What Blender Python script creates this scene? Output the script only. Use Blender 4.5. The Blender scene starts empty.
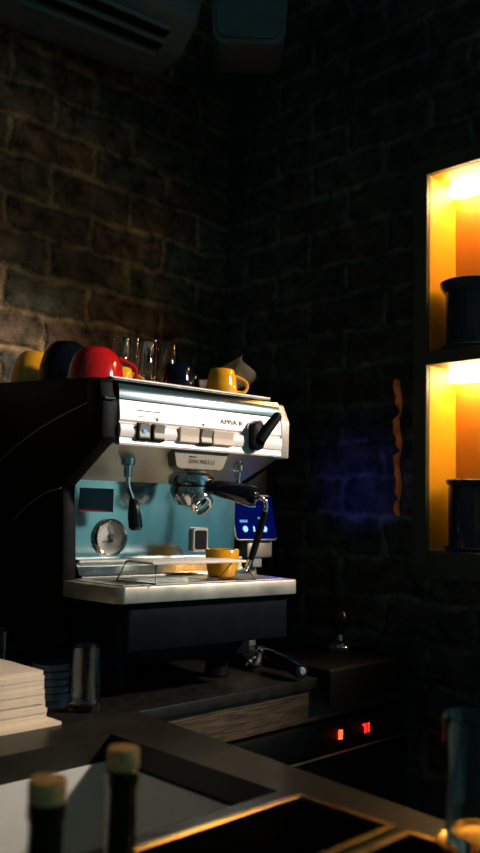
import bpy, bmesh, math, random
from mathutils import Vector, Matrix
random.seed(7)
PI = math.pi
SC = bpy.context.scene
COL = SC.collection

# ------------------------------------------------------------------ camera
YAW, PITCH, ROLL = math.radians(44.7), math.radians(5.6), math.radians(1.4)
fw0 = Vector((math.sin(YAW), math.cos(YAW), 0)); rt0 = Vector((math.cos(YAW), -math.sin(YAW), 0)); up0 = Vector((0, 0, 1))
fwd = fw0 * math.cos(PITCH) + up0 * math.sin(PITCH); u_ = up0 * math.cos(PITCH) - fw0 * math.sin(PITCH)
rt = rt0 * math.cos(ROLL) + u_ * math.sin(ROLL); up = u_ * math.cos(ROLL) - rt0 * math.sin(ROLL)
cd = bpy.data.cameras.new('camera'); cam = bpy.data.objects.new('camera', cd); COL.objects.link(cam)
R = Matrix((rt, up, -fwd)).transposed().to_4x4()
cam.matrix_world = Matrix.Translation((0, 0, 1.17)) @ R
cd.sensor_fit = 'VERTICAL'; cd.sensor_height = 24; cd.lens = 24 * 850 / 853; cd.clip_start = 0.02
cd.dof.use_dof = True; cd.dof.focus_distance = 1.42; cd.dof.aperture_fstop = 2.5
SC.camera = cam

# ------------------------------------------------------------------ world: dim teal room light, softer window glow from the front right
w = bpy.data.worlds.new('world'); SC.world = w; w.use_nodes = True
nt = w.node_tree; nt.nodes.clear()
out = nt.nodes.new('ShaderNodeOutputWorld'); bg = nt.nodes.new('ShaderNodeBackground')
tc = nt.nodes.new('ShaderNodeTexCoord'); dot = nt.nodes.new('ShaderNodeVectorMath'); dot.operation = 'DOT_PRODUCT'
dv = Vector((0.60, -0.80, -0.02)).normalized(); dot.inputs[1].default_value = dv
nt.links.new(tc.outputs['Generated'], dot.inputs[0])
cr = nt.nodes.new('ShaderNodeValToRGB'); nt.links.new(dot.outputs['Value'], cr.inputs[0])
cr.color_ramp.elements[0].position = 0.0; cr.color_ramp.elements[0].color = (0.019, 0.047, 0.055, 1)
cr.color_ramp.elements[1].position = 1.0; cr.color_ramp.elements[1].color = (0.12, 0.31, 0.37, 1)
e = cr.color_ramp.elements.new(0.80); e.color = (0.020, 0.049, 0.058, 1)
e = cr.color_ramp.elements.new(0.92); e.color = (0.08, 0.20, 0.24, 1)
wn = nt.nodes.new('ShaderNodeTexNoise'); wn.inputs['Scale'].default_value = 7.0; wn.inputs['Detail'].default_value = 3; nt.links.new(tc.outputs['Generated'], wn.inputs[0])
wr = nt.nodes.new('ShaderNodeValToRGB'); nt.links.new(wn.outputs[0], wr.inputs[0])
wr.color_ramp.elements[0].position = .36; wr.color_ramp.elements[0].color = (.22, .40, .42, 1); wr.color_ramp.elements[1].position = .66; wr.color_ramp.elements[1].color = (2.4, 1.7, 1.25, 1)
we = wr.color_ramp.elements.new(.50); we.color = (.8, .95, .95, 1)
wm = nt.nodes.new('ShaderNodeMix'); wm.data_type = 'RGBA'; wm.blend_type = 'MULTIPLY'; wm.inputs[0].default_value = 1
nt.links.new(cr.outputs[0], wm.inputs[6]); nt.links.new(wr.outputs[0], wm.inputs[7]); nt.links.new(wm.outputs[2], bg.inputs[0]); bg.inputs[1].default_value = 1.0
nt.links.new(bg.outputs[0], out.inputs[0])

# ------------------------------------------------------------------ key spot lamp
def spot(name, loc, target, power, angle, blend, color, size):
    l = bpy.data.lights.new(name, 'SPOT'); l.energy = power; l.spot_size = math.radians(angle); l.spot_blend = blend
    l.color = color; l.shadow_soft_size = size
    o = bpy.data.objects.new(name, l); COL.objects.link(o); o.location = loc
    o.rotation_euler = (Vector(target) - Vector(loc)).to_track_quat('-Z', 'Y').to_euler(); return o
spot('key_spot', (1.95, -0.42, 2.05), (0.79, 1.13, 1.205), 178, 34, 0.55, (1.0, 0.87, 0.76), 0.09)
spot('warm_spot', (1.38, 0.12, 1.75), (0.50, 0.50, 0.90), 5.0, 42, 0.7, (1.0, 0.55, 0.22), 0.06)
spot('edge_spot', (1.43, -0.05, 1.95), (1.49, 1.035, 1.31), 3.5, 15, 0.6, (1.0, 0.72, 0.5), 0.03)  # extra lamp without a fitting, added to light the broken brick edge
vs = SC.view_settings; vs.view_transform = 'Standard'; vs.look = 'None'; vs.exposure = 0; vs.gamma = 1; vs.use_curve_mapping = False

# ------------------------------------------------------------------ helpers
def mat(name, col, rough=0.5, metal=0.0, var=0.12, scale=30, bump=0.0, trans=0.0, ior=1.45, emit=None, estr=0, coat=0, stretch=None):
    m = bpy.data.materials.new(name); m.use_nodes = True
    n = m.node_tree; b = n.nodes['Principled BSDF']
    b.inputs['Roughness'].default_value = rough; b.inputs['Metallic'].default_value = metal
    b.inputs['Transmission Weight'].default_value = trans; b.inputs['IOR'].default_value = ior
    b.inputs['Coat Weight'].default_value = coat
    t = n.nodes.new('ShaderNodeTexCoord'); ns = n.nodes.new('ShaderNodeTexNoise'); ns.inputs['Scale'].default_value = scale
    ns.inputs['Detail'].default_value = 4
    mp = n.nodes.new('ShaderNodeMapping'); n.links.new(t.outputs['Object'], mp.inputs[0]); n.links.new(mp.outputs[0], ns.inputs[0])
    if stretch: mp.inputs['Scale'].default_value = stretch
    r = n.nodes.new('ShaderNodeValToRGB'); n.links.new(ns.outputs[0], r.inputs[0])
    r.color_ramp.elements[0].position = 0.3; r.color_ramp.elements[1].position = 0.7
    r.color_ramp.elements[0].color = tuple(c * (1 - var) for c in col) + (1,)
    r.color_ramp.elements[1].color = tuple(min(1, c * (1 + var)) for c in col) + (1,)
    n.links.new(r.outputs[0], b.inputs['Base Color'])
    if bump:
        bp = n.nodes.new('ShaderNodeBump'); bp.inputs['Strength'].default_value = bump; bp.inputs['Distance'].default_value = 0.002
        n.links.new(ns.outputs[0], bp.inputs['Height']); n.links.new(bp.outputs[0], b.inputs['Normal'])
    if emit:
        b.inputs['Emission Color'].default_value = tuple(emit) + (1,); b.inputs['Emission Strength'].default_value = estr
    return m

def brick_mat(name, axis, seed, warm, cool, mort, rot=0.0):
    m = bpy.data.materials.new(name); m.use_nodes = True; n = m.node_tree; b = n.nodes['Principled BSDF']; L = n.links
    tc = n.nodes.new('ShaderNodeTexCoord'); sp = n.nodes.new('ShaderNodeSeparateXYZ'); L.new(tc.outputs['Object'], sp.inputs[0])
    cb = n.nodes.new('ShaderNodeCombineXYZ'); L.new(sp.outputs[axis], cb.inputs[0]); L.new(sp.outputs['Z'], cb.inputs[1])
    cb.inputs[2].default_value = seed
    nz = n.nodes.new('ShaderNodeTexNoise'); nz.inputs['Scale'].default_value = 11; nz.inputs['Detail'].default_value = 8; nz.inputs['Roughness'].default_value = .62; L.new(cb.outputs[0], nz.inputs[0])
    sub = n.nodes.new('ShaderNodeVectorMath'); sub.operation = 'SUBTRACT'; L.new(nz.outputs['Color'], sub.inputs[0]); sub.inputs[1].default_value = (.5, .5, .5)
    scl = n.nodes.new('ShaderNodeVectorMath'); scl.operation = 'SCALE'; scl.inputs[3].default_value = 0.062; L.new(sub.outputs[0], scl.inputs[0])
    add = n.nodes.new('ShaderNodeVectorMath'); add.operation = 'ADD'; L.new(cb.outputs[0], add.inputs[0]); L.new(scl.outputs[0], add.inputs[1])
    mp = n.nodes.new('ShaderNodeMapping'); mp.inputs['Rotation'].default_value = (0, 0, rot); L.new(add.outputs[0], mp.inputs[0])
    br = n.nodes.new('ShaderNodeTexBrick'); L.new(mp.outputs[0], br.inputs[0])
    br.inputs['Scale'].default_value = 1.0; br.inputs['Brick Width'].default_value = 0.215; br.inputs['Row Height'].default_value = 0.083
    br.inputs['Mortar Size'].default_value = 0.0165; br.inputs['Mortar Smooth'].default_value = 0.9; br.inputs['Bias'].default_value = 0.0
    br.inputs['Color1'].default_value = warm + (1,); br.inputs['Color2'].default_value = cool + (1,); br.inputs['Mortar'].default_value = mort + (1,)
    n2 = n.nodes.new('ShaderNodeTexNoise'); n2.inputs['Scale'].default_value = 21; n2.inputs['Detail'].default_value = 8; n2.inputs['Roughness'].default_value = 0.65; L.new(cb.outputs[0], n2.inputs[0])
    rr = n.nodes.new('ShaderNodeValToRGB'); L.new(n2.outputs[0], rr.inputs[0]); rr.color_ramp.elements[0].position = .34; rr.color_ramp.elements[1].position = .68
    rr.color_ramp.elements[0].color = (.16, .17, .16, 1); rr.color_ramp.elements[1].color = (1.35, 1.3, 1.2, 1)
    mx = n.nodes.new('ShaderNodeMix'); mx.data_type = 'RGBA'; mx.blend_type = 'MULTIPLY'; mx.inputs[0].default_value = 1
    L.new(br.outputs['Color'], mx.inputs[6]); L.new(rr.outputs[0], mx.inputs[7])
    n3 = n.nodes.new('ShaderNodeTexNoise'); n3.inputs['Scale'].default_value = 3.1; n3.inputs['Detail'].default_value = 4; L.new(cb.outputs[0], n3.inputs[0])
    r3 = n.nodes.new('ShaderNodeValToRGB'); L.new(n3.outputs[0], r3.inputs[0]); r3.color_ramp.elements[0].position = .40; r3.color_ramp.elements[1].position = .62
    r3.color_ramp.elements[0].color = (.42, .48, .48, 1); r3.color_ramp.elements[1].color = (1.15, 1.1, 1.0, 1)
    m2 = n.nodes.new('ShaderNodeMix'); m2.data_type = 'RGBA'; m2.blend_type = 'MULTIPLY'; m2.inputs[0].default_value = 1
    L.new(mx.outputs[2], m2.inputs[6]); L.new(r3.outputs[0], m2.inputs[7])
    L.new(m2.outputs[2], b.inputs['Base Color'])
    b.inputs['Roughness'].default_value = 0.8; b.inputs['Specular IOR Level'].default_value = 0.25
    mul = n.nodes.new('ShaderNodeMath'); mul.operation = 'MULTIPLY_ADD'; L.new(br.outputs['Fac'], mul.inputs[0]); mul.inputs[1].default_value = -0.9; L.new(n2.outputs[0], mul.inputs[2])
    bp = n.nodes.new('ShaderNodeBump'); bp.inputs['Strength'].default_value = 1.0; bp.inputs['Distance'].default_value = 0.014
    L.new(mul.outputs[0], bp.inputs['Height']); L.new(bp.outputs[0], b.inputs['Normal'])
    return m

def obj(name, bm, m, parent=None, smooth=30, rot=None):
    bmesh.ops.recalc_face_normals(bm, faces=bm.faces)
    me = bpy.data.meshes.new(name); bm.to_mesh(me); bm.free()
    if smooth:
        for p in me.polygons: p.use_smooth = True
        me.set_sharp_from_angle(angle=math.radians(smooth))
    me.materials.append(m)
    o = bpy.data.objects.new(name, me); COL.objects.link(o)
    if parent: o.parent = parent
    return o
def tag(o, label, cat, group=None, kind=None):
    o['label'] = label; o['category'] = cat
    if group: o['group'] = group
    if kind: o['kind'] = kind
    return o
def thing(name, label, cat, loc=(0, 0, 0), rz=0, group=None):
    o = bpy.data.objects.new(name, None); COL.objects.link(o); o.location = loc; o.rotation_euler = (0, 0, rz); o.empty_display_size = .05
    return tag(o, label, cat, group)
def struct(name, bm, m): o = obj(name, bm, m, smooth=0); o['kind'] = 'structure'; return o
def dup(root, loc, rz=None, label=None, scale=None):
    r = root.copy(); COL.objects.link(r); r.location = loc
    if rz is not None: r.rotation_euler = (0, 0, rz)
    if scale: r.scale = scale
    if label: r['label'] = label
    for ch in root.children:
        c = ch.copy(); COL.objects.link(c); c.parent = r
        for g in ch.children:
            d = g.copy(); COL.objects.link(d); d.parent = c
    return r
def B(): return bmesh.new()
def box(bm, x0, x1, y0, y1, z0, z1, bev=0.0, seg=2):
    r = bmesh.ops.create_cube(bm, size=1.0)['verts']
    for v in r: v.co = Vector(((x0 + x1) / 2 + v.co.x * (x1 - x0), (y0 + y1) / 2 + v.co.y * (y1 - y0), (z0 + z1) / 2 + v.co.z * (z1 - z0)))
    if bev:
        es = list({e for v in r for e in v.link_edges})
        bmesh.ops.bevel(bm, geom=es, offset=bev, segments=seg, profile=.5, affect='EDGES')
    return bm
def lathe(bm, prof, c=(0, 0, 0), n=32, axis=None):
    """prof: list of (r, z) ; closed if r=0 at ends"""
    M = Matrix.Translation(c)
    if axis is not None: M = M @ Vector((0, 0, 1)).rotation_difference(Vector(axis)).to_matrix().to_4x4()
    rings = []
    for r, z in prof:
        if r < 1e-6: rings.append([bm.verts.new(M @ Vector((0, 0, z)))])
        else: rings.append([bm.verts.new(M @ Vector((r * math.cos(2 * PI * i / n), r * math.sin(2 * PI * i / n), z))) for i in range(n)])
    for a, b in zip(rings, rings[1:]):
        for i in range(n):
            j = (i + 1) % n
            if len(a) == 1 and len(b) == 1: continue
            if len(a) == 1: bm.faces.new((a[0], b[i], b[j]))
            elif len(b) == 1: bm.faces.new((a[i], a[j], b[0]))
            else: bm.faces.new((a[i], a[j], b[j], b[i]))
    return bm
def smoothpts(pts, k=6):
    P = [Vector(p) for p in pts]; o = []
    for i in range(len(P) - 1):
        p0 = P[max(i - 1, 0)]; p1 = P[i]; p2 = P[i + 1]; p3 = P[min(i + 2, len(P) - 1)]
        for j in range(k):
            t = j / k
            o.append(.5 * ((2 * p1) + (-p0 + p2) * t + (2 * p0 - 5 * p1 + 4 * p2 - p3) * t * t + (-p0 + 3 * p1 - 3 * p2 + p3) * t ** 3))
    o.append(P[-1]); return o
def tube(bm, pts, r, n=10, sm=True, closed=False, k=6):
    """r: number or list per control point"""
    rs = r if isinstance(r, (list, tuple)) else [r] * len(pts)
    if sm:
        Q = smoothpts(pts, k); RR = []
        for i in range(len(pts) - 1):
            for j in range(k): RR.append(rs[i] + (rs[i + 1] - rs[i]) * j / k)
        RR.append(rs[-1])
    else: Q = [Vector(p) for p in pts]; RR = list(rs)
    if closed: Q = Q[:-1] if (Q[0] - Q[-1]).length < 1e-6 else Q; RR = RR[:len(Q)]
    N = len(Q); rings = []; ref = None
    for i in range(N):
        if closed: d = Q[(i + 1) % N] - Q[i - 1]
        else: d = Q[min(i + 1, N - 1)] - Q[max(i - 1, 0)]
        d.normalize()
        if ref is None: ref = Vector((0, 0, 1)) if abs(d.z) < .9 else Vector((1, 0, 0))
        a = (ref - d * ref.dot(d)).normalized(); b = d.cross(a); ref = a
        rings.append([bm.verts.new(Q[i] + (a * math.cos(2 * PI * t / n) + b * math.sin(2 * PI * t / n)) * RR[i]) for t in range(n)])
    for i in range(N if closed else N - 1):
        A = rings[i]; Bq = rings[(i + 1) % N]
        for t in range(n): bm.faces.new((A[t], A[(t + 1) % n], Bq[(t + 1) % n], Bq[t]))
    if not closed: bm.faces.new(rings[0][::-1]); bm.faces.new(rings[-1])
    return bm
def prism(bm, poly, axis, a0, a1, bev=0.0, seg=2):
    """extrude a 2d polygon along axis ('x': poly=(y,z), 'y': poly=(x,z), 'z': poly=(x,y))"""
    def P(p, a): return Vector((a, p[0], p[1])) if axis == 'x' else Vector((p[0], a, p[1])) if axis == 'y' else Vector((p[0], p[1], a))
    A = [bm.verts.new(P(p, a0)) for p in poly]; C_ = [bm.verts.new(P(p, a1)) for p in poly]
    fs = [bm.faces.new(A), bm.faces.new(C_[::-1])]; n = len(poly)
    for i in range(n): fs.append(bm.faces.new((A[i], C_[i], C_[(i + 1) % n], A[(i + 1) % n])))
    if bev:
        bmesh.ops.recalc_face_normals(bm, faces=fs)
        es = list({e for f in fs for e in f.edges})
        bmesh.ops.bevel(bm, geom=es, offset=bev, segments=seg, profile=.5, affect='EDGES')
    return bm
def rrect(x0, x1, z0, z1, r, k=5):
    P = []
    for cx, cz, a in ((x1 - r, z1 - r, 0), (x0 + r, z1 - r, 90), (x0 + r, z0 + r, 180), (x1 - r, z0 + r, 270)):
        for i in range(k + 1):
            t = math.radians(a + 90 * i / k); P.append((cx + r * math.cos(t), cz + r * math.sin(t)))
    return P
def text(name, s, size, m, parent, M, ext=.0003, spacing=1.0):
    c = bpy.data.curves.new(name, 'FONT'); c.body = s; c.size = size; c.extrude = ext; c.align_x = 'CENTER'; c.align_y = 'CENTER'; c.space_character = spacing
    t = bpy.data.objects.new(name + '_src', c); COL.objects.link(t)
    me = bpy.data.meshes.new_from_object(t.evaluated_get(bpy.context.evaluated_depsgraph_get()))
    bpy.data.objects.remove(t); bpy.data.curves.remove(c)
    me.name = name; me.materials.clear(); me.materials.append(m)
    o = bpy.data.objects.new(name, me); COL.objects.link(o)
    if parent: o.parent = parent
    o.matrix_local = M; return o
FACE = Matrix.Rotation(PI / 2, 4, 'X')      # text standing up, facing -Y

# ------------------------------------------------------------------ materials
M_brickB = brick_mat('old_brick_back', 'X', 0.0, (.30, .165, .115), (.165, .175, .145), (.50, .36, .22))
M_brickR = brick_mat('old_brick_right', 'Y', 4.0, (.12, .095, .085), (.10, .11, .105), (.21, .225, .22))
M_plaster = mat('dark_plaster', (.05, .05, .05), .8)
M_floor = mat('dark_floor', (.05, .045, .04), .6)
M_black = mat('black_plastic', (.004, .006, .009), .42, var=.2)
M_black.node_tree.nodes['Principled BSDF'].inputs['Specular IOR Level'].default_value = .15
M_side = mat('black_side_panel', (.003, .0035, .004), .55, var=.2)
M_side.node_tree.nodes['Principled BSDF'].inputs['Specular IOR Level'].default_value = .12
M_blackgloss = mat('black_gloss', (.004, .006, .010), .12, coat=.3)
M_rubber = mat('black_rubber', (.004, .004, .005), .5)
M_edge = mat('satin_chrome', (.62, .70, .72), .11, 1.0, var=.15, scale=18)
M_chrome = mat('chrome', (.74, .76, .78), .12, 1.0, var=.05)
M_steel = mat('brushed_steel', (.66, .62, .56), .46, .85, var=.10, scale=60, stretch=(.4, 6, 6))
M_tray = mat('worn_steel', (.50, .46, .39), .42, .8, var=.3, scale=22)
M_splash = mat('polished_steel', (.44, .57, .60), .15, 1.0, var=.3, scale=10, stretch=(1, 1, .5), bump=.4)
M_panel = mat('pearl_silver_panel', (.82, .77, .75), .42, 0.15, var=.02)
M_greymetal = mat('grey_metal', (.42, .42, .40), .4, .5, var=.15, scale=200)
M_beige = mat('beige_cover', (.66, .56, .46), .4, var=.03)
M_badge = mat('badge_metal', (.22, .20, .16), .45, .4)
M_grey = mat('grey_switch', (.30, .28, .22), .4)
M_darkline = mat('dark_lettering', (.10, .095, .09), .5)
M_faint = mat('grey_lettering', (.13, .10, .10), .5)
M_blueled = mat('blue_indicator', (.1, .4, .8), .4, emit=(.15, .5, 1), estr=.35)
M_yellow = mat('yellow_glaze', (.80, .36, .012), .14, coat=.6, var=.05)
M_red = mat('red_glaze', (.50, .008, .012), .12, coat=.6, var=.05)
M_bcup = mat('black_glaze', (.003, .004, .008), .10, coat=.15)
M_glass = mat('clear_glass', (.93, .96, .96), .02, trans=1.0, var=.01)
M_smoke = mat('blue_tinted_glass', (.04, .07, .11), .08, trans=.6, var=.1)
M_cloth = mat('beige_cloth', (.42, .36, .28), .9, bump=.6, scale=120)
M_napkin = mat('napkin_paper', (.74, .61, .46), .95, bump=.5, scale=40, var=.05)
M_top = mat('dark_stone_worktop', (.012, .011, .010), .38, var=.4, scale=60)
M_wood = mat('walnut_wood', (.060, .036, .018), .5, var=.8, scale=9, stretch=(2.4, 2, 38), bump=.2)
M_bar = mat('dark_steel_bar_top', (.022, .021, .016), .40, .2, var=.3, scale=20)
M_basin = mat('pale_basin', (.66, .66, .62), .6, var=.04)
M_brass = mat('brass_trim', (.85, .52, .12), .25, 1.0)
M_cork = mat('cork', (.85, .45, .18), .8, var=.3, scale=150)
M_bottle = mat('dark_green_bottle', (.010, .018, .008), .12, var=.1)
M_gold_shade = mat('shaded_mustard_paint', (.52, .19, .010), .55, var=.04)  # mustard of the back panel, its weaker light painted in as a darker tone
M_gold = mat('mustard_paint', (.74, .37, .012), .5, var=.04)
M_frame = mat('dark_olive_frame', (.060, .066, .036), .5)
M_led = mat('warm_led', (1, .8, .5), .5, emit=(1, .74, .36), estr=34)
M_white = mat('white_plastic', (.30, .34, .33), .45)
M_ac = mat('grey_casing', (.13, .17, .17), .5)
M_white2 = mat('grey_fabric_front', (.11, .15, .15), .6)
M_orange = mat('raw_broken_brick', (.85, .20, .07), .9, var=.4, scale=60, bump=.8)
M_red7 = mat('red_digit', (.6, .01, .0), .4, emit=(1, .015, .008), estr=3.0)
M_red8 = mat('red_digit_bright', (.8, .05, .0), .4, emit=(1, .05, .01), estr=5.0)
M_scr = mat('touch_screen', (.001, .002, .02), .07, emit=(0, .010, .30), estr=.18)
M_icon = mat('blue_icon', (.01, .03, .3), .4, emit=(.12, .26, 1), estr=3.2)
M_icon2 = mat('dim_blue_icon', (.05, .2, .5), .4, emit=(.02, .22, .7), estr=.4)
M_lid = mat('dark_blue_plastic', (.03, .055, .085), .25)
M_dial = mat('gauge_face', (.50, .50, .47), .5)
M_beans = mat('coffee_grounds', (.01, .009, .01), .8)

for q_, v_ in ((M_bar, .22), (M_top, .22), (M_rubber, .15), (M_lid, .3), (M_scr, .0), (M_icon, .05), (M_icon2, .05), (M_black, .07), (M_bcup, .3)): q_.node_tree.nodes['Principled BSDF'].inputs['Specular IOR Level'].default_value = v_

# ------------------------------------------------------------------ the setting
ZC = .872
struct('wall_back', box(B(), -1.6, 1.75, 1.585, 1.75, -.02, 2.9), M_brickB)
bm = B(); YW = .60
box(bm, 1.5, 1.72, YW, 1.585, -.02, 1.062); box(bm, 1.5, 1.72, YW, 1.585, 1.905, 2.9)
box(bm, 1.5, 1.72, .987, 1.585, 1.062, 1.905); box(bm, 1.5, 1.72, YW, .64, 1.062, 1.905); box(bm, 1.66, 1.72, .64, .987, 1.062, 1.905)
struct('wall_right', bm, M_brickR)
struct('floor', box(B(), -1.6, 1.75, -1.2, 1.75, -.06, -.02), M_floor)

# ------------------------------------------------------------------ lit wall cabinet
cab = thing('wall_cabinet', 'dark framed cabinet let into the brick wall, mustard inside and lit by warm strips', 'cabinet', (1.5, .70, 1.041))
def cb_(name, m, *bxs):
    b = B()
    for q in bxs: box(b, q[0] - 1.5, q[1] - 1.5, q[2] - .70, q[3] - .70, q[4] - 1.041, q[5] - 1.041, .0015, 1)
    return obj(name, b, m, cab)
fx0, fx1 = 1.495, 1.5005
cb_('frame', M_frame, (fx0, 1.508, .967, 1.001, 1.041, 1.921), (fx0, 1.508, .627, .657, 1.041, 1.921), (fx0, 1.508, .657, .967, 1.887, 1.921), (fx0, 1.508, .657, .967, 1.041, 1.098))
cb_('side_panel', M_gold, (1.508, 1.612, .967, .979, 1.09, 1.895)); cb_('side_panel', M_gold, (1.508, 1.612, .645, .657, 1.09, 1.895))
cb_('top_panel', M_gold, (1.508, 1.612, .657, .967, 1.887, 1.897)); cb_('bottom_panel', M_frame, (1.508, 1.612, .657, .967, 1.088, 1.098))
cb_('back_panel', M_gold_shade, (1.612, 1.62, .645, .979, 1.088, 1.897))
sh = cb_('shelf', M_frame, (fx0, 1.612, .657, .967, 1.478, 1.506))
for z in (1.887, 1.478):
    cb_('light_strip', M_led, (1.576, 1.607, .67, .962, z - .026, z - .003))
    l = bpy.data.lights.new('cabinet_strip_light', 'AREA'); l.shape = 'RECTANGLE'; l.size = .012; l.size_y = .28; l.energy = .30; l.color = (1, .72, .34)
    o = bpy.data.objects.new('cabinet_strip_light', l); COL.objects.link(o); o.location = (1.58, .812, z - .026); o.rotation_euler = (0, math.radians(14), 0)

# jars in the cabinet
def jar(loc, r, h, rl, hl, label, name='lidded_glass_jar'):
    t = thing(name, label, 'jar', loc)
    obj('saucer', lathe(B(), [(0, 0), (r * 1.05, 0), (r * 1.18, .006), (r * 1.16, .009), (r * .9, .005), (0, .005)], n=40), M_lid, t)
    obj('glass_body', lathe(B(), [(0, .0065), (r, .0065), (r, h), (r - .003, h), (r - .003, .011), (0, .011)], n=40), M_smoke, t)
    obj('contents', lathe(B(), [(0, .012), (r - .006, .012), (r - .006, h * .3), (0, h * .33)], n=32), M_beans, t)
    obj('lid', lathe(B(), [(0, h + .001), (rl * .86, h + .001), (rl * .97, h + hl * .55), (rl, h + hl), (rl - .004, h + hl + .002), (rl * .8, h + hl - .004), (0, h + hl - .004)], n=48), M_lid, t)
    return t
jar((1.548, .893, 1.506), .052, .122, .064, .020, 'dark glass jar under a wide dark lid on the upper cabinet shelf')
jar((1.552, .892, 1.098), .050, .128, .055, .014, 'ribbed glass jar with a thin dark lid on the cabinet floor')

# raw broken brick edge beside the cabinet
bm = B()
zs = [1.165 + i * .0125 for i in range(24)]
ring = []
for i, z in enumerate(zs):
    wd = .006 + .008 * abs(math.sin(i * 1.7)) * (1 if 8 < i < 22 else .5) + random.uniform(-.002, .003)
    off = .004 * math.sin(i * .9)
    d = .014 + random.uniform(0, .010)
    if i in (3, 11, 17, 18): wd *= .35; d *= .35
    ring.append([bm.verts.new((1.502, 1.030 + off, z)), bm.verts.new((1.5 - d, 1.030 + off + wd * .35, z + random.uniform(-.003, .003))), bm.verts.new((1.5 - d * .8, 1.030 + off + wd * .8, z)), bm.verts.new((1.502, 1.030 + off + wd, z))])
for a, b in zip(ring, ring[1:]):
    for i in range(4): bm.faces.new((a[i], a[(i + 1) % 4], b[(i + 1) % 4], b[i]))
bm.faces.new(ring[0]); bm.faces.new(ring[-1])
o = obj('trim_1', bm, M_orange, smooth=0); o['kind'] = 'structure'

# ------------------------------------------------------------------ air conditioner and loudspeaker high on the wall
ac = thing('air_conditioner', 'wall mounted air conditioner in the dark top left corner', 'air conditioner', (.765, 1.40, 2.150), math.radians(-5))
ac.rotation_euler = (0, math.radians(-1.5), math.radians(-5))
prof = [(-.01, .03), (.02, .005), (.10, -.005), (.15, .0), (.15, .30), (-.03, .30), (-.05, .27), (-.055, .10), (-.045, .06)]
obj('housing', prism(B(), prof, 'x', -.45, .40, .014, 3), M_ac, ac)
b = B()
for y, z in ((-.026, .027), (.0, .010)): box(b, -.40, .33, y, y + .02, z - .008, z + .002)
obj('outlet_slot', b, M_black, ac, 0)
b = B()
for y, z in ((-.034, .030), (-.008, .013), (.024, -.003)): box(b, -.40, .33, y, y + .006, z - .009, z + .001, .001, 1)
obj('louvre', b, M_ac, ac)

sp = thing('loudspeaker', 'grey loudspeaker hung in the room corner near the ceiling', 'speaker', (1.235, 1.250, 2.178), math.radians(-44))
poly = rrect(-.092, .092, .0, .33, .03)
poly = [(x * (0.86 + .14 * min(1, z / .3)), z) for x, z in poly]
obj('cabinet', prism(B(), poly, 'y', .0, .13, .006, 2), M_ac, sp)
obj('grille', prism(B(), [(x * .9, .012 + z * .93) for x, z in poly], 'y', -.006, .0, .002, 1), M_white2, sp)
b = B(); tube(b, [(0, .13, .2), (0, .28, .2)], .012, sm=False); box(b, -.03, .03, .27, .285, .16, .24)
obj('bracket', b, M_black, sp)

# ------------------------------------------------------------------ back counter
b = B(); box(b, .20, 1.499, 1.010, 1.584, ZC - .018, ZC, .002)
t = obj('worktop', b, M_top); tag(t, 'dark polished worktop carrying the espresso machine', 'worktop')
t = obj('counter_base', box(B(), .82, 1.499, 1.022, 1.584, .793, ZC - .0185), M_wood); tag(t, 'walnut apron board running beneath the dark worktop', 'counter')

ap = thing('undercounter_fridge', 'black undercounter appliance with glowing red digits', 'refrigerator', (1.17, 1.00, 0))
obj('body', box(B(), -.33, .325, .03, .58, .0, .790), M_black, ap)
obj('control_panel', box(B(), -.33, .325, .012, .03, .735, .788, .002), M_side, ap)
dr = obj('door', box(B(), -.33, .325, .010, .03, .03, .730, .002), M_side, ap)
b = B(); box(b, -.33, .325, .007, .012, .7285, .7312); obj('trim_strip', b, M_badge, ap, 0)
def seg7(ch, sz, th):
    S = {'7': 'abc', '1': 'bc', '8': 'abcdefg', '2': 'abged'}[ch]; w, h = sz * .5, sz
    R_ = {'a': (0, w, h - th, h), 'd': (0, w, 0, th), 'g': (0, w, h / 2 - th / 2, h / 2 + th / 2), 'b': (w - th, w, h / 2, h), 'c': (w - th, w, 0, h / 2), 'f': (0, th, h / 2, h), 'e': (0, th, 0, h / 2)}
    return [R_[c] for c in S]
b = B()
for q in seg7('7', .017, .0030): box(b, .180 + q[0], .180 + q[1], .0095, .012, .752 + q[2], .752 + q[3])
obj('digit', b, M_red7, ap, 0)
b = B()
for q in seg7('1', .017, .0030): box(b, .191 + q[0], .191 + q[1], .0095, .012, .752 + q[2], .752 + q[3])
obj('digit', b, M_red7, ap, 0)
b = B()
for q in seg7('8', .016, .0034): box(b, .107 + q[0] * 1.15, .107 + q[1] * 1.15, .0095, .012, .753 + q[2], .753 + q[3])
obj('digit', b, M_red8, ap, 0)

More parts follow.
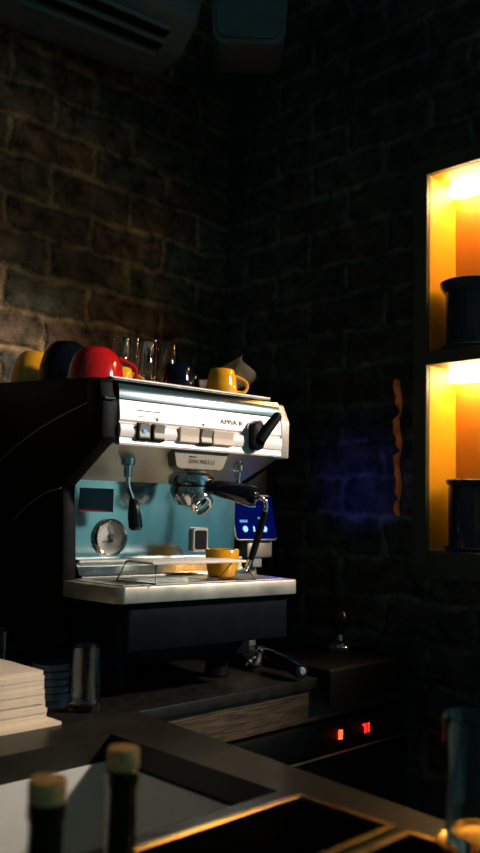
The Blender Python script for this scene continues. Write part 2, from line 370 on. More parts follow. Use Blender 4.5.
# ------------------------------------------------------------------ near counter with basin and bottle well
def near_top():
    bm = B()
    xs = [-.25, .13, .694, .775]; ys = [.30, .34, .466, .486, .600, .630, .928, 1.0085]
    holes = {(1, 1), (1, 3), (1, 5)}
    def xr(j): return .752 + (ys[j] - .46) * .085     # the outer edge runs slightly out of square
    def X(i, j): return xr(j) if i == 3 else xs[i]
    V = {}
    for k, z in ((0, ZC - .030), (1, ZC + .002)):
        for i in range(4):
            for j in range(len(ys)): V[i, j, k] = bm.verts.new((X(i, j), ys[j], z))
    for i in range(3):
        for j in range(len(ys) - 1):
            if (i, j) in holes: continue
            bm.faces.new((V[i, j, 1], V[i + 1, j, 1], V[i + 1, j + 1, 1], V[i, j + 1, 1]))
            bm.faces.new((V[i, j, 0], V[i, j + 1, 0], V[i + 1, j + 1, 0], V[i + 1, j, 0]))
            for (di, dj, e1, e2) in ((-1, 0, (i, j), (i, j + 1)), (1, 0, (i + 1, j), (i + 1, j + 1)), (0, -1, (i, j), (i + 1, j)), (0, 1, (i, j + 1), (i + 1, j + 1))):
                ni, nj = i + di, j + dj
                if not (0 <= ni < 3 and 0 <= nj < len(ys) - 1) or (ni, nj) in holes:
                    bm.faces.new((V[e1[0], e1[1], 0], V[e2[0], e2[1], 0], V[e2[0], e2[1], 1], V[e1[0], e1[1], 1]))
    return bm
bar = thing('bar_counter', 'dark metal bar counter with sunken wells in the foreground', 'counter', (.3, .6, ZC))
def child_at(o, root):
    o.parent = root; o.matrix_parent_inverse = Matrix.Translation(-Vector(root.location)); return o
# cut the worktop away where the bar top lies
def shell(x0, x1, y0, y1, z0, z1, th=.004):
    b = B()
    box(b, x0, x1, y0, y1, z0 - th, z0)
    box(b, x0 - th, x0, y0 - th, y1 + th, z0 - th, z1); box(b, x1, x1 + th, y0 - th, y1 + th, z0 - th, z1)
    box(b, x0, x1, y0 - th, y0, z0 - th, z1); box(b, x0, x1, y1, y1 + th, z0 - th, z1)
    return b
o = child_at(obj('bar_top', near_top(), M_bar, smooth=0), bar)
child_at(obj('basin', shell(.136, .688, .636, .922, .60, ZC - .0305), M_basin, smooth=0), bar)
child_at(obj('bottle_well', shell(.136, .688, .492, .594, .655, ZC - .0305), M_black, smooth=0), bar)
child_at(obj('front_well', shell(.136, .688, .346, .460, .70, ZC - .0305), M_black, smooth=0), bar)
def rim(x0, x1, y0, y1, z, w=.0028):
    b = B(); box(b, x0, x1, y0 - w, y0 + w, z - .002, z + w, .0008, 1); box(b, x0, x1, y1 - w, y1 + w, z - .002, z + w, .0008, 1)
    box(b, x1 - w, x1 + w, y0 - w, y1 + w, z - .002, z + w, .0008, 1); return b
child_at(obj('well_rim', rim(.13, .694, .486, .600, ZC + .002, .0040), M_brass), bar)
child_at(obj('well_rim', rim(.13, .694, .34, .466, ZC + .002, .0038), M_brass), bar)
child_at(obj('apron', box(B(), -.25, .735, .33, 1.005, .30, .598), M_black, smooth=0), bar)
child_at(obj('outer_panel', box(B(), .722, .734, .33, 1.005, .598, ZC - .0305), M_black, smooth=0), bar)

# bottles in the well
def bottle(loc, ztop, label, rc):
    t = thing('corked_bottle', label, 'bottle', loc, group='corked bottles in the foreground well')
    H = ztop - loc[2]
    obj('glass', lathe(B(), [(0, 0), (.031, 0), (.033, .004), (.033, H - .16), (.029, H - .138), (.018, H - .115), (rc * .92, H - .095), (rc * .90, H - .030), (rc * 1.02, H - .027), (rc * 1.02, H - .0175), (rc * .9, H - .0165), (0, H - .0165)], n=32), M_bottle, t)
    obj('cork', lathe(B(), [(0, H - .016), (rc * .94, H - .016), (rc, H - .014), (rc, H - .002), (rc * .93, H), (0, H)], n=32), M_cork, t)
    return t
bottle((.357, .551, .6555), .9715, 'dark bottle with a cork cap, the left and nearer of the two', .0140)
bottle((.426, .552, .6555), .9815, 'dark bottle with a cork cap, the right and taller of the two', .0128)

# near glass on brass coaster
t = obj('coaster', lathe(B(), [(0, 0), (.040, 0), (.043, .003), (.0425, .007), (.039, .005), (0, .004)], c=(0, 0, 0), n=48), M_brass)
tag(t, 'round brass coaster under the large glass in the right foreground', 'coaster'); t.location = (.716, .402, ZC + .0025)
t = obj('drinking_glass', lathe(B(), [(0, 0), (.030, 0), (.033, .003), (.0365, .110), (.0350, .111), (.0335, .108), (.0305, .010), (0, .008)], n=48), M_glass)
tag(t, 'large clear tumbler out of focus at the lower right corner', 'glass'); t.location = (.716, .402, ZC + .0072)

# ------------------------------------------------------------------ espresso machine (local frame: x right, y back, z up from worktop)
RZ = math.radians(-4.9)
MP = (.7718, 1.0475, ZC)
m = thing('espresso_machine', 'one group espresso machine with silver front panel on the dark worktop', 'coffee machine', MP, RZ)
# side panels
side = [(.004, .488), (.012, .494), (.12, .503), (.36, .520), (.44, .523), (.452, .515), (.455, .10), (.43, .06), (.12, .06), (.10, .085), (.092, .20), (.10, .29), (.108, .328), (.00, .392), (-.010, .400), (-.006, .455)]
sideR = [(y if not (.085 < y < .115) else .142, z) for y, z in side if z > .07 or y > .2]
sideR = [(y, z) for y, z in sideR if not (y == .142 and z < .28)][:]
sideR = [(.012, .490), (.12, .503), (.36, .520), (.44, .523), (.452, .515), (.455, .10), (.43, .06), (.15, .06), (.142, .20), (.142, .335), (.108, .345), (.004, .392)]
for x0, x1, side_ in ((-.030, -.006, side), (.342, .354, sideR)):
    obj('side_panel', prism(B(), side_, 'x', x0, x1, .004, 2), M_side, m)
# curved trim line on left side
b = B(); tube(b, [(-.0305, .004, .462), (-.0305, .06, .452), (-.0305, .14, .437), (-.0305, .24, .412), (-.0305, .35, .372), (-.0305, .44, .330)], .0011, n=6)
obj('side_trim', b, M_greymetal, m)
b = B(); tube(b, [(-.0305, .11, .325), (-.0305, .16, .318), (-.0305, .22, .298), (-.0305, .28, .27)], .0009, n=6)
obj('side_trim', b, M_greymetal, m)
b = B(); lathe(b, [(0, 0), (.0032, 0), (.0032, .016), (0, .016)], c=(-.026, -.008, .461), n=12, axis=(1, 0, 0)); obj('trim_cap', b, M_chrome, m)
# body core
obj('body', prism(B(), [(.03, .395), (.03, .485), (.45, .497), (.45, .065), (.15, .065), (.15, .395)], 'x', -.006, .342), M_black, m, 0)
# underside of the head
b = B(); prism(b, [(.0, .394), (.145, .334), (.148, .336), (.148, .40), (.0, .400)], 'x', -.005, .341); obj('head_underside', b, M_steel, m, 0)
# corner caps
obj('corner_cap', prism(B(), [(-.014, .395), (-.012, .455), (.001, .487), (.03, .492), (.03, .39)], 'x', -.029, .0035, .003, 2), M_black, m)
obj('corner_cap', prism(B(), [(-.016, .390), (-.016, .455), (.0, .487), (.03, .492), (.03, .388)], 'x', .3355, .3565, .003, 2), M_greymetal, m)
# chrome top edge
arc = [(-.0125 + .016 * (1 - math.cos(a)), .463 + .031 * math.sin(a)) for a in [i * PI / 2 / 8 for i in range(9)]]
obj('chrome_edge', prism(B(), arc + [(.035, .495), (.035, .463)], 'x', .004, .335), M_edge, m, 40)
# cup tray
b = B(); box(b, -.003, .325, .012, .44, .4955, .499, .001, 1)
obj('cup_tray', b, M_greymetal, m)
# front panel (bulged band in the middle)
pp = [(-.013, .461), (-.016, .440), (-.0165, .431), (-.0135, .428), (-.0135, .4265), (-.0185, .423), (-.020, .414), (-.0185, .405), (-.0165, .403), (-.018, .395), (-.017, .392), (.02, .392), (.02, .461)]
fp = obj('front_panel', prism(B(), [(y, z) for y, z in pp], 'x', .004, .3355), M_panel, m, 25)
# switches
def switch(x0, x1, m1, led=None):
    s = obj('switch_frame', box(B(), x0 - .0022, x1 + .0022, -.0225, -.018, .4005, .4275, .0015), M_rubber, m)
    obj('rocker', prism(B(), [(-.0215, .4025), (-.0275, .405), (-.0245, .414), (-.0285, .4255), (-.0215, .4258)], 'x', x0, x1, .0007, 1), m1, s)
    if led: obj('indicator', box(B(), (x0 + x1) / 2 - .003, (x0 + x1) / 2 + .003, -.0272, -.024, .412, .417), M_blueled, s)
switch(.034, .053, M_grey, True); switch(.061, .081, M_grey)
switch(.153, .175, M_grey)
for x0, x1 in ((.112, .150), (.179, .222)):
    obj('blank_cover', prism(B(), [(-.018, .402), (-.0245, .404), (-.0235, .414), (-.0250, .4265), (-.018, .4272)], 'x', x0, x1, .0007, 1), M_beige, m)
text('panel_lettering', 'APPIA II', .0125, M_faint, m, Matrix.Translation((.222, -.0166, .4435)) @ FACE, spacing=1.1)
for q in ((.034, .078, .4470, .4476), (.036, .050, .4375, .4383), (.064, .079, .4370, .4378)): obj('panel_symbol', box(B(), q[0], q[1], -.0166, -.0155, q[2], q[3]), M_faint, m, 0)
for x in (.072, .163): obj('panel_symbol', lathe(B(), [(0, 0), (.0022, 0), (.0022, .0006), (0, .0006)], c=(x, -.0165, .4350), n=12, axis=(0, -1, 0)), M_faint, m, 0)
# steam lever at the right of the panel
lv = obj('lever_bezel', prism(B(), rrect(.2545, .2865, .397, .4505, .0158, 8), 'y', -.0225, -.0165, .001, 1), M_chrome, m)
obj('lever_hub', prism(B(), rrect(.2570, .2840, .3995, .448, .0134, 8), 'y', -.034, -.0225, .003, 2), M_rubber, lv)
b = B(); tube(b, [(.271, -.032, .4155), (.285, -.036, .436), (.3040, -.040, .4590)], [.0105, .0095, .0085], n=12, sm=False); lathe(b, [(0, -.0085), (.006, -.006), (.0085, 0), (.006, .006), (0, .0085)], c=(.3040, -.040, .4590), n=14)
obj('lever_arm', b, M_rubber, lv)
# badge below panel
bd = obj('badge_plate', prism(B(), [(.112, .3925), (.226, .3925), (.214, .366), (.207, .362), (.124, .362), (.117, .366)], 'y', -.008, .014, .001, 1), M_badge, m)
text('badge_lettering', 'SIMONELLI', .0098, M_faint, bd, Matrix.Translation((.168, -.0086, .3745)) @ FACE, spacing=1.15)
text('badge_lettering', 'nuova', .0058, M_faint, bd, Matrix.Translation((.150, -.0086, .3825)) @ FACE)
for o in list(m.children):
    if o.name.split('.')[0] in ('corner_cap', 'chrome_edge', 'front_panel', 'switch_frame', 'blank_cover', 'panel_lettering', 'panel_symbol', 'lever_bezel', 'badge_plate'):
        o.location.y += .008; o.location.x -= .003
# splash back
sb = obj('splash_back', box(B(), .004, .345, .128, .149, .205, .345, .001, 1), M_splash, m)
b = B(); box(b, .004, .345, .104, .135, .207, .2125, .0015, 1)
obj('splash_ledge', b, M_steel, m)
b = B(); prism(b, [(.112, .207), (.14, .207), (.14, .184), (.098, .184)], 'x', .004, .345); obj('lower_splash', b, M_splash, m, 0)
b = B(); box(b, .004, .345, .092, .100, .184, .1885, .0008, 1); obj('splash_strip', b, M_chrome, m)
b = B(); prism(b, [(-.029, .078), (.002, .098), (.002, .345), (-.029, .345)][::1], 'y', 0, .001) ; b.free()
# gauge
g = obj('pressure_gauge', lathe(B(), [(0, 0), (.0315, 0), (.0315, .006), (.0300, .0085), (.0268, .0070), (.0266, .003), (0, .003)], c=(.073, .1275, .2465), n=40, axis=(0, -1, 0)), M_chrome, m)
obj('dial', lathe(B(), [(0, 0), (.0268, 0), (.0268, .001), (0, .001)], c=(.073, .1243, .2465), n=40, axis=(0, -1, 0)), M_dial, g)
b = B()
lathe(b, [(0, 0), (.004, 0), (.004, .003), (0, .003)], c=(.073, .1228, .2500), n=16, axis=(0, -1, 0)); lathe(b, [(0, 0), (.0035, 0), (.0035, .003), (0, .003)], c=(.073, .1228, .2420), n=16, axis=(0, -1, 0))
tube(b, [(.073, .1215, .2500), (.068, .1215, .2660)], .0007, n=6, sm=False); tube(b, [(.073, .1215, .2420), (.058, .1215, .2405)], .0007, n=6, sm=False)
for i in range(19):
    a = math.radians(-40 + i * 260 / 18); c_, s_ = math.cos(a), math.sin(a)
    tube(b, [(.073 + .0215 * c_, .1231, .2465 + .0215 * s_), (.073 + .0245 * c_, .1231, .2465 + .0245 * s_)], .0005, n=4, sm=False)
obj('gauge_needle', b, M_darkline, g)
# warning sticker with red line seen on the splash
b = B(); box(b, .014, .078, .1264, .1278, .2890, .2915); obj('red_stripe', b, mat('red_stripe', (.60, .01, .05), .4), sb, 0)
b = B(); box(b, .014, .078, .1270, .1278, .2915, .328); obj('blue_label', b, mat('dark_blue_label', (.008, .03, .075), .3), sb, 0)
# small display window
d = obj('display_bezel', prism(B(), rrect(.2425, .2765, .2205, .2645, .006), 'y', .120, .128, .001, 1), M_greymetal, m)
obj('display_window', prism(B(), rrect(.2465, .2725, .2255, .2595, .004), 'y', .1190, .1203), M_rubber, d)
# group head
gh = obj('group_head', lathe(B(), [(0, .334), (.030, .334), (.0365, .337), (.0385, .343), (.0385, .352), (.034, .356), (.031, .358), (.030, .385), (0, .385)], c=(.178, .045, 0), n=40), M_chrome, m)
b = B()
for a0 in (20, 140, 260):
    for i in range(6):
        pass
lathe(b, [(.020, .322), (.0335, .322), (.0345, .327), (.0345, .334), (.020, .334), (.020, .322)], c=(.178, .045, 0), n=40)
pf = obj('portafilter', lathe(b, [(0, .300), (.022, .304), (.030, .314), (.0325, .322), (0, .322)], c=(.178, .045, 0), n=40), M_chrome, m)
b = B(); tube(b, [(.200, .020, .333), (.214, .003, .334)], .0065, sm=False); obj('handle_neck', b, M_chrome, pf)
b = B(); tube(b, [(.198, .020, .334), (.206, .008, .333), (.222, -.016, .328), (.238, -.038, .322), (.2445, -.046, .3205)], [.010, .0135, .0165, .0185, .0160], n=16); obj('portafilter_handle', b, M_blackgloss, pf)
b = B(); lathe(b, [(0, 0), (.0075, 0), (.006, .004), (0, .005)], c=(.2450, -.0465, .3205), n=16, axis=(.64, -.76, -.05)); obj('handle_cap', b, M_chrome, pf)
b = B(); tube(b, [(.176, .028, .302), (.166, .020, .296), (.160, .012, .304), (.163, .006, .314), (.176, .004, .320), (.189, .006, .314), (.192, .012, .304), (.186, .020, .294), (.178, .026, .292)], .0042, n=10); 
obj('spout', b, M_chrome, pf)
# steam wands
def wand_left():
    w = obj('steam_wand', tube(B(), [(.049, .040, .350), (.052, .040, .330), (.060, .040, .310), (.063, .040, .285)], .0035, n=10), M_chrome, m)
    b = B(); lathe(b, [(0, .364), (.0105, .364), (.0115, .368), (.0115, .375), (.0085, .379), (.006, .395), (0, .395)], c=(.049, .040, 0), n=24); lathe(b, [(0, .345), (.006, .345), (.0065, .35), (.0065, .364), (0, .364)], c=(.049, .040, 0), n=18)
    obj('wand_joint', b, M_chrome, w)
    b = B(); tube(b, [(.0610, .040, .312), (.0620, .040, .302), (.0645, .040, .285), (.0670, .040, .268), (.0675, .040, .262)], [.0062, .0075, .0110, .0115, .0085], n=16); obj('wand_grip', b, M_blackgloss, w)
wand_left()
w_ = obj('water_wand', tube(B(), [(.268, .030, .352), (.272, .026, .335), (.283, -.004, .322), (.293, -.014, .314), (.297, -.012, .298), (.290, -.004, .258), (.278, .0, .220), (.268, .004, .196)], [.0035, .0035, .0035, .0038, .0042, .0046, .0046, .0036], n=10), M_chrome, m)
b = B(); lathe(b, [(0, .352), (.006, .352), (.0065, .364), (.010, .366), (.010, .375), (.006, .379), (.006, .395), (0, .395)], c=(.268, .030, 0), n=20); obj('wand_joint', b, M_chrome, w_)
b = B(); tube(b, [(.2965, -.0115, .296), (.290, -.004, .258), (.276, .0, .213)], [.0055, .0066, .0055], n=12); obj('wand_grip', b, M_rubber, w_)
# drip tray
def tray_poly(o=0):
    return [(-.030 + o, .090), (-.0275 + o, .02 + o * .3), (-.017 + o * .8, -.040 + o), (-.006 + o * .5, -.050 + o), (.336 - o, -.050 + o), (.3395 - o, -.046 + o), (.3445 - o, .090)]
dt = obj('drip_tray', prism(B(), tray_poly(), 'z', .158, .1825, .0022, 2), M_tray, m)
b = B(); prism(b, tray_poly(.016), 'z', .1822, .1838); obj('tray_grid', b, M_tray, dt, 0)
for k in range(5):
    obj('drain_slot', box(B(), .012, .318, -.024 + k * .022, -.0195 + k * .022, .1836, .1843), M_rubber, dt, 0)
obj('lower_housing', prism(B(), [(.0, .10), (.004, -.022), (.014, -.034), (.330, -.034), (.334, -.03), (.335, .10)], 'z', .085, .158, .003, 2), M_black, m)
obj('base_box', box(B(), .02, .33, .06, .44, .045, .086, .003), M_black, m)
for x, y in ((.085, .115), (.300, .115), (.085, .39), (.300, .39)):
    obj('foot', lathe(B(), [(0, .0), (.021, .0), (.023, .004), (.018, .03), (.018, .046), (0, .046)], c=(x, y, 0), n=24), M_black, m)

def mpos(x, y, z): 
    c, s = math.cos(RZ), math.sin(RZ); return (MP[0] + x * c - y * s, MP[1] + x * s + y * c, MP[2] + z)

# cup stand on the drip tray
cs = thing('cup_stand', 'low white topped wire stand on the drip tray beneath the group', 'stand', mpos(.0, .0, .1843), RZ)
obj('plate', box(B(), .046, .230, -.044, .028, .0285, .0325, .0012, 2), mat('stand_plate', (.80, .72, .64), .5), cs)
def wl(x0, x1, ye=.0):
    b = B(); P_ = [(x0, .030, .030), (x0 - .020, .024, .0015), (x0 - .004, -.058, .0015), (x0 + .012, -.034, .030)]
    tube(b, P_ + [P_[0]], .0012, n=6, sm=False); obj('wire_leg', b, M_rubber, cs)
wl(.046, 0)
b = B(); tube(b, [(.226, -.034, .030), (.244, -.050, .0015), (.190, -.020, .0015), (.212, -.030, .030)], .0012, n=6, sm=False); obj('wire_leg', b, M_rubber, cs)

# ------------------------------------------------------------------ cups
def cup(label, mt, r, h, loc, hang, inv=True, group=None, hs=1.0, cat='cup'):
    """r: mouth radius; inverted cups rest on the mouth"""
    t = thing('coffee_cup', label, cat, loc, hang, group)
    pr = [(0, 0), (.60 * r, 0), (.66 * r, .02 * h), (.80 * r, .22 * h), (.93 * r, .55 * h), (r, h - .001), (r - .0012, h), (r - .003, h - .001), (.90 * r, .55 * h), (.74 * r, .22 * h), (.55 * r, .07 * h), (0, .07 * h)]
    if r >= .04: pr = [(0, 0), (.46 * r, 0), (.52 * r, .03 * h), (.60 * r, .06 * h), (.80 * r, .22 * h), (.93 * r, .48 * h), (.99 * r, .80 * h), (r, h - .001), (r - .0012, h), (r - .003, h - .001), (.90 * r, .50 * h), (.76 * r, .24 * h), (.5 * r, .09 * h), (0, .09 * h)]
    if r < .035: pr = [(0, 0), (.70 * r, 0), (.79 * r, .04 * h), (.88 * r, .3 * h), (.95 * r, .6 * h), (r, h - .001), (r - .0012, h), (r - .003, h - .001), (.90 * r, .6 * h), (.82 * r, .3 * h), (.7 * r, .08 * h), (0, .08 * h)]
    f = (lambda p: (p[0], h - p[1])) if inv else (lambda p: p)
    obj('bowl', lathe(B(), [f(p) for p in pr], n=48), mt, t, 60)
    z = lambda q: (h - q * h) if inv else q * h
    b = B(); s = hs
    tube(b, [(.90 * r, 0, z(.84)), (r + .010 * s, 0, z(.86)), (r + .0175 * s, 0, z(.66)), (r + .014 * s, 0, z(.42)), (.84 * r, 0, z(.24))], [.0042, .0034, .0032, .0032, .0040], n=10)
    obj('handle', b, mt, t)
    return t
ZT = .4995
A45 = math.radians(-44.7)
cup('yellow espresso cup upside down at the front right of the machine top', M_yellow, .0285, .047, mpos(.255, .066, ZT), A45 + .15)
cup('small black espresso cup upside down beside the tall glasses', M_bcup, .0300, .046, mpos(.170, .082, ZT), A45 + math.radians(60))
cup('black espresso cup upside down, half hidden between black and yellow cups', M_bcup, .0265, .042, mpos(.225, .130, ZT), A45 + math.radians(80))
cup('red cappuccino cup upside down at the left front of the machine top', M_red, .0480, .066, mpos(.044, .145, ZT), A45 + .25, hs=1.2)
cup('yellow cup upside down behind the red cup, its handle showing', M_yellow, .030, .047, mpos(.118, .192, ZT), A45 - .1)
cup('large black cup upside down between the red and the far yellow cups', M_bcup, .0500, .092, mpos(.050, .262, ZT), A45 + .1, hs=1.2)
cup('large yellow cup upside down at the far left of the machine top', M_yellow, .0460, .090, mpos(.048, .385, ZT), A45 + 2.2, hs=1.2)
cup('yellow cup standing upright on the drip tray', M_yellow, .0295, .046, mpos(.242, .036, .1845), A45 + 1.9, inv=False)

# tall shot glasses
gp = [(0, 0), (.0125, 0), (.0135, .002), (.0150, .104), (.0143, .1055), (.0136, .104), (.0120, .012), (0, .010)]
g0 = obj('shot_glass', lathe(B(), gp, n=28), M_glass)
GG = [(.148, .235, 1.0, 'slim clear glass on the machine top, leftmost of the tall glasses'), (.180, .250, 1.06, 'slim clear glass on the machine top, second tall glass from the left'),
      (.207, .240, 1.0, 'slim clear glass on the machine top, third tall glass from the left'), (.229, .262, 1.10, 'slim clear glass on the machine top, tallest one just left of the rightmost'), (.262, .245, 1.03, 'slim clear glass on the machine top, rightmost of the tall glasses')]
for i, (x, y, s, lb) in enumerate(GG):
    o = g0 if i == 0 else g0.copy()
    if i: COL.objects.link(o)
    o.location = mpos(x, y, ZT); o.scale = (1.18, 1.18, s * 1.06); tag(o, lb, 'glass', 'tall slim glasses on the machine')

# cloth behind the yellow cup
def cloth():
    bm = B(); nu, nv = 34, 12; G = []
    for i in range(nu):
        u = i / (nu - 1); row = []
        for j in range(nv):
            v = j / (nv - 1)
            x = .225 + .140 * u
            k = max(0, (u - .45) / .55)
            top = .044 + .054 * k ** 1.2 + .003 * math.sin(u * 9); bot = .001 + .034 * k
            zz = bot + (top - bot) * v
            # a deep fold opens towards the raised right corner
            y = .185 - .050 * u + .012 * math.sin(v * 5 + u * 4) - .030 * math.sin(v * PI) * k + .006 * math.sin(u * 16 + v * 3)
            x += .008 * math.sin(v * 6.5) * k - .012 * k * math.sin(v * PI)
            row.append(bm.verts.new((x, y, zz)))
        G.append(row)
    for i in range(nu - 1):
        for j in range(nv - 1): bm.faces.new((G[i][j], G[i + 1][j], G[i + 1][j + 1], G[i][j + 1]))
    bmesh.ops.solidify(bm, geom=bm.faces[:], thickness=.005)
    # folded over flap
    return bm
c = obj('bar_cloth', cloth(), M_cloth, smooth=60); tag(c, 'beige cleaning cloth crumpled behind the yellow cup on the machine', 'cloth'); c.location = mpos(0, 0, ZT); c.rotation_euler = (0, 0, RZ)
# ------------------------------------------------------------------ coffee grinder right behind the machine
gr = thing('coffee_grinder', 'black coffee grinder with a glowing blue touch screen beside the espresso machine', 'coffee grinder', mpos(.4465, .15, 0), RZ)
obj('body', box(B(), -.055, .055, .075, .30, .0, .40, .012, 3), M_black, gr)
obj('base', box(B(), -.06, .06, .02, .30, .0, .022, .006, 2), M_black, gr)
obj('hopper', lathe(B(), [(0, .40), (.040, .40), (.05, .44), (.05, .47), (0, .475)], c=(0, .20, 0), n=28), M_smoke, gr)
scr = bpy.data.objects.new('display', None); bpy.data.objects.remove(scr)
tilt = Matrix.Translation((-.024, .0, .236)) @ Matrix.Rotation(math.radians(-15), 4, 'X')
def tilted(o): o.matrix_local = tilt; return o
dsp = tilted(obj('display_frame', prism(B(), rrect(-.054, .054, .004, .096, .008), 'y', .0, .010, .0012, 1), M_greymetal, gr))
ds = obj('touch_screen', prism(B(), rrect(-.0518, .0518, .0062, .0938, .006), 'y', -.0012, .0), M_scr, gr); tilted(ds)
for x in (-.028, .022): tilted(obj('lit_icon', lathe(B(), [(0, 0), (.0060, 0), (.0060, .0008), (0, .0008)], c=(x, -.0012, .026), n=20, axis=(0, -1, 0)), M_icon, gr))
tilted(obj('lit_icon', box(B(), -.0075, -.0040, -.0020, -.0012, .021, .031), M_icon, gr))
for q in ((-.040, -.020, .039, .044), (.008, .016, .046, .050), (-.010, .006, .070, .0735)): tilted(obj('dim_icon', box(B(), q[0], q[1], -.0018, -.0012, q[2], q[3]), M_icon2, gr))
b = B(); box(b, -.040, .026, .012, .05, .205, .238, .004, 2); obj('chute_cover', b, M_greymetal, gr)
b = B(); box(b, -.020, .004, .018, .05, .186, .204, .002); obj('spout', b, M_white, gr)
b = B(); lathe(b, [(0, .022), (.016, .022), (.016, .17), (.013, .185), (0, .185)], c=(-.006, .045, 0), n=24); obj('column', b, M_greymetal, gr)
b = B(); box(b, -.035, .035, .04, .09, .235, .40, .006); obj('neck', b, M_black, gr)
spot('screen_light', mpos(.44, .115, .285), (1.5, 1.14, 1.235), 0.7, 55, 1.0, (.03, .05, 1), .03)
spot('screen_glow', mpos(.43, .10, .24), mpos(.40, .03, .185), .12, 90, 1.0, (.03, .06, 1), .02)

# ------------------------------------------------------------------ things on the worktop
# tamping mat with lip over the worktop edge
tm = thing('tamping_mat', 'black corner tamping mat hooked over the worktop edge', 'mat', (1.345, 1.0, ZC))
b = B(); prism(b, [(-.012, -.045), (-.012, .012), (-.008, .016), (.165, .016), (.165, .001), (-.001, .001), (-.001, -.045)], 'x', -.125, .125, .002, 1); obj('pad', b, M_rubber, tm)
tp = thing('tamper', 'chrome and black tamper standing on the black mat', 'tamper', (1.395, 1.105, ZC + .0165))
obj('tamper_base', lathe(B(), [(0, 0), (.027, 0), (.028, .002), (.028, .012), (.024, .016), (.010, .024), (.008, .034), (0, .034)], n=32), M_chrome, tp)
obj('knob', lathe(B(), [(0, .034), (.008, .034), (.009, .042), (.016, .050), (.020, .060), (.020, .072), (.015, .080), (0, .083)], n=32), M_blackgloss, tp)
# loose portafilter
lp = thing('portafilter', 'loose portafilter with black handle lying at the worktop edge', 'portafilter', (1.200, 1.135, ZC + .001), 0)
obj('basket', lathe(B(), [(0, .004), (.016, .003), (.023, .012), (.026, .024), (.0275, .030), (.0275, .036), (.025, .036), (.022, .014), (0, .010)], c=(-.004, .022, 0), n=36), M_chrome, lp)
b = B(); tube(b, [(-.018, .004, .020), (-.030, .006, .014), (-.036, .010, .006)], [.005, .006, .005], n=10); obj('spout', b, M_chrome, lp)
b = B(); tube(b, [(-.004, .0, .030), (-.008, -.018, .031)], .0060, n=10, sm=False); obj('handle_neck', b, M_chrome, lp)
b = B(); tube(b, [(-.008, -.016, .031), (-.013, -.036, .030), (-.026, -.085, .024), (-.036, -.122, .018), (-.039, -.132, .0175)], [.008, .0115, .0130, .0140, .012], n=16); obj('handle', b, M_blackgloss, lp)
b = B(); lathe(b, [(0, 0), (.007, 0), (.006, .003), (0, .004)], c=(-.039, -.132, .0175), n=16, axis=(-.29, -.95, 0)); obj('handle_cap', b, M_greymetal, lp)
o = obj('teaspoon', tube(B(), [(0, 0, .004), (.06, .01, .003), (.11, .02, .003), (.125, .023, .004), (.142, .026, .003)], [.002, .0015, .0016, .006, .003], n=8), M_chrome)
tag(o, 'steel spoon lying on the worktop behind the loose portafilter', 'spoon'); o.location = (1.17, 1.20, ZC)

# tumbler at the left foot of the machine
gl = [(0, 0), (.0215, 0), (.0225, .002), (.0232, .030), (.0240, .085), (.0232, .086), (.0224, .084), (.0210, .010), (0, .008)]
o = obj('tumbler', lathe(B(), gl, n=36), M_glass); tag(o, 'clear tumbler on the worktop below the left end of the drip tray', 'glass'); o.location = (.747, 1.066, ZC + .0005); o.scale = (1, 1, 1.08)
o = obj('tumbler', lathe(B(), gl, n=36), M_glass); tag(o, 'dim glass behind the napkins in the shadow at the left edge', 'glass'); o.location = (.690, 1.225, ZC + .0005); o.scale = (.85, .85, 1.2)
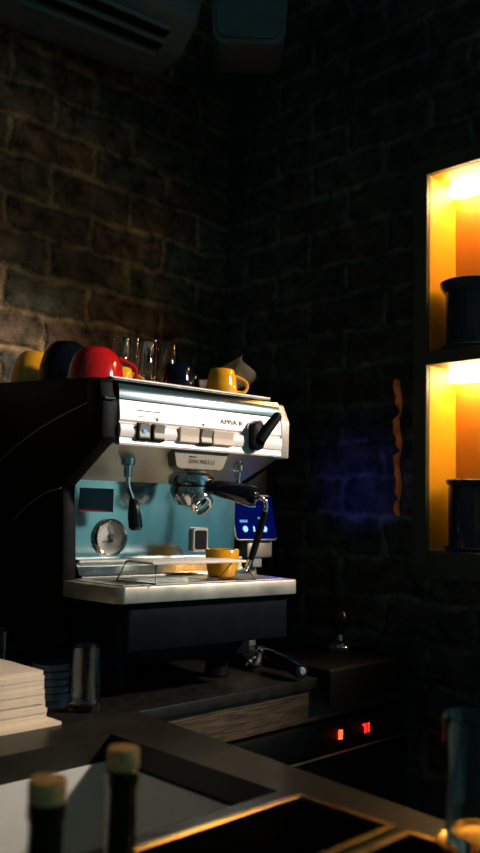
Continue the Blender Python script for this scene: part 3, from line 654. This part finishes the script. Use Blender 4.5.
# stack of dark blue lids
lp_ = [(0, 0), (.026, 0), (.0275, .002), (.0275, .0075), (.0295, .0085), (.0295, .0105), (.0250, .0105), (.0250, .003), (0, .003)]
lb0 = obj('plastic_cup_lid', lathe(B(), [(r, z) for r, z in lp_], n=36), M_lid)
for i in range(6):
    o = lb0 if i == 0 else lb0.copy()
    if i: COL.objects.link(o)
    o.location = (.724 + random.uniform(-.001, .001), 1.118 + random.uniform(-.001, .001), ZC + .0003 + i * .0107)
    pos = ['lowest', 'second from the bottom', 'third from the bottom', 'third from the top', 'second from the top', 'topmost'][i]
    tag(o, 'dark blue plastic cup lid behind the napkins, %s of its stack' % pos, 'saucer', 'stack of dark blue cup lids')
# napkins
def napkin(w, d, h, flare):
    bm = B(); n = 9; T = []; Bt = []
    for k in range(2):
        G = []
        for i in range(n):
            row = []
            for j in range(n):
                u, v = i / (n - 1) * 2 - 1, j / (n - 1) * 2 - 1
                z = (h if k else 0) + (-.05 * h * (abs(u) ** 4 + abs(v) ** 4) if k else 0)
                row.append(bm.verts.new((u * w / 2 * (1 + .006 * math.sin(5 * v)), v * d / 2 * (1 + .006 * math.sin(4 * u)), z)))
            G.append(row)
        for i in range(n - 1):
            for j in range(n - 1): bm.faces.new((G[i][j], G[i + 1][j], G[i + 1][j + 1], G[i][j + 1]))
        if k == 0: G0 = G
    ed = [(i, 0) for i in range(n)] + [(n - 1, j) for j in range(1, n)] + [(i, n - 1) for i in range(n - 2, -1, -1)] + [(0, j) for j in range(n - 2, 0, -1)]
    for a, b_ in zip(ed, ed[1:] + ed[:1]): bm.faces.new((G0[a[0]][a[1]], G0[b_[0]][b_[1]], G[b_[0]][b_[1]], G[a[0]][a[1]]))
    return bm
hN = .0062
ORD = ['', 'second from the bottom', 'third from the bottom', 'fourth from the bottom', 'fifth from the bottom', 'sixth from the bottom', 'sixth from the top', 'fifth from the top', 'fourth from the top', 'third from the top', 'second from the top', '']
nk = obj('paper_napkin', napkin(.155, .125, hN, 0), M_napkin, smooth=50)
for i in range(12):
    o = nk if i == 0 else nk.copy()
    if i: COL.objects.link(o)
    s = 1.16 if i == 0 else 1 - .003 * i
    o.location = (.578 - .0006 * i + random.uniform(-.0015, .0015) - (.0 if i else -.004), 1.082 + random.uniform(-.0015, .0015), ZC + .0004 + i * (hN + .00001))
    o.rotation_euler = (0, 0, random.uniform(-.012, .012)); o.scale = (s, s, 1)
    lab = 'widest beige paper napkin, lowest of the stack at the left edge' if i == 0 else 'uppermost beige paper napkin of the stack at the left edge' if i == 11 else 'folded beige paper napkin, %s in the stack at the left edge' % ORD[i]
    tag(o, lab, 'napkin', 'stack of paper napkins')
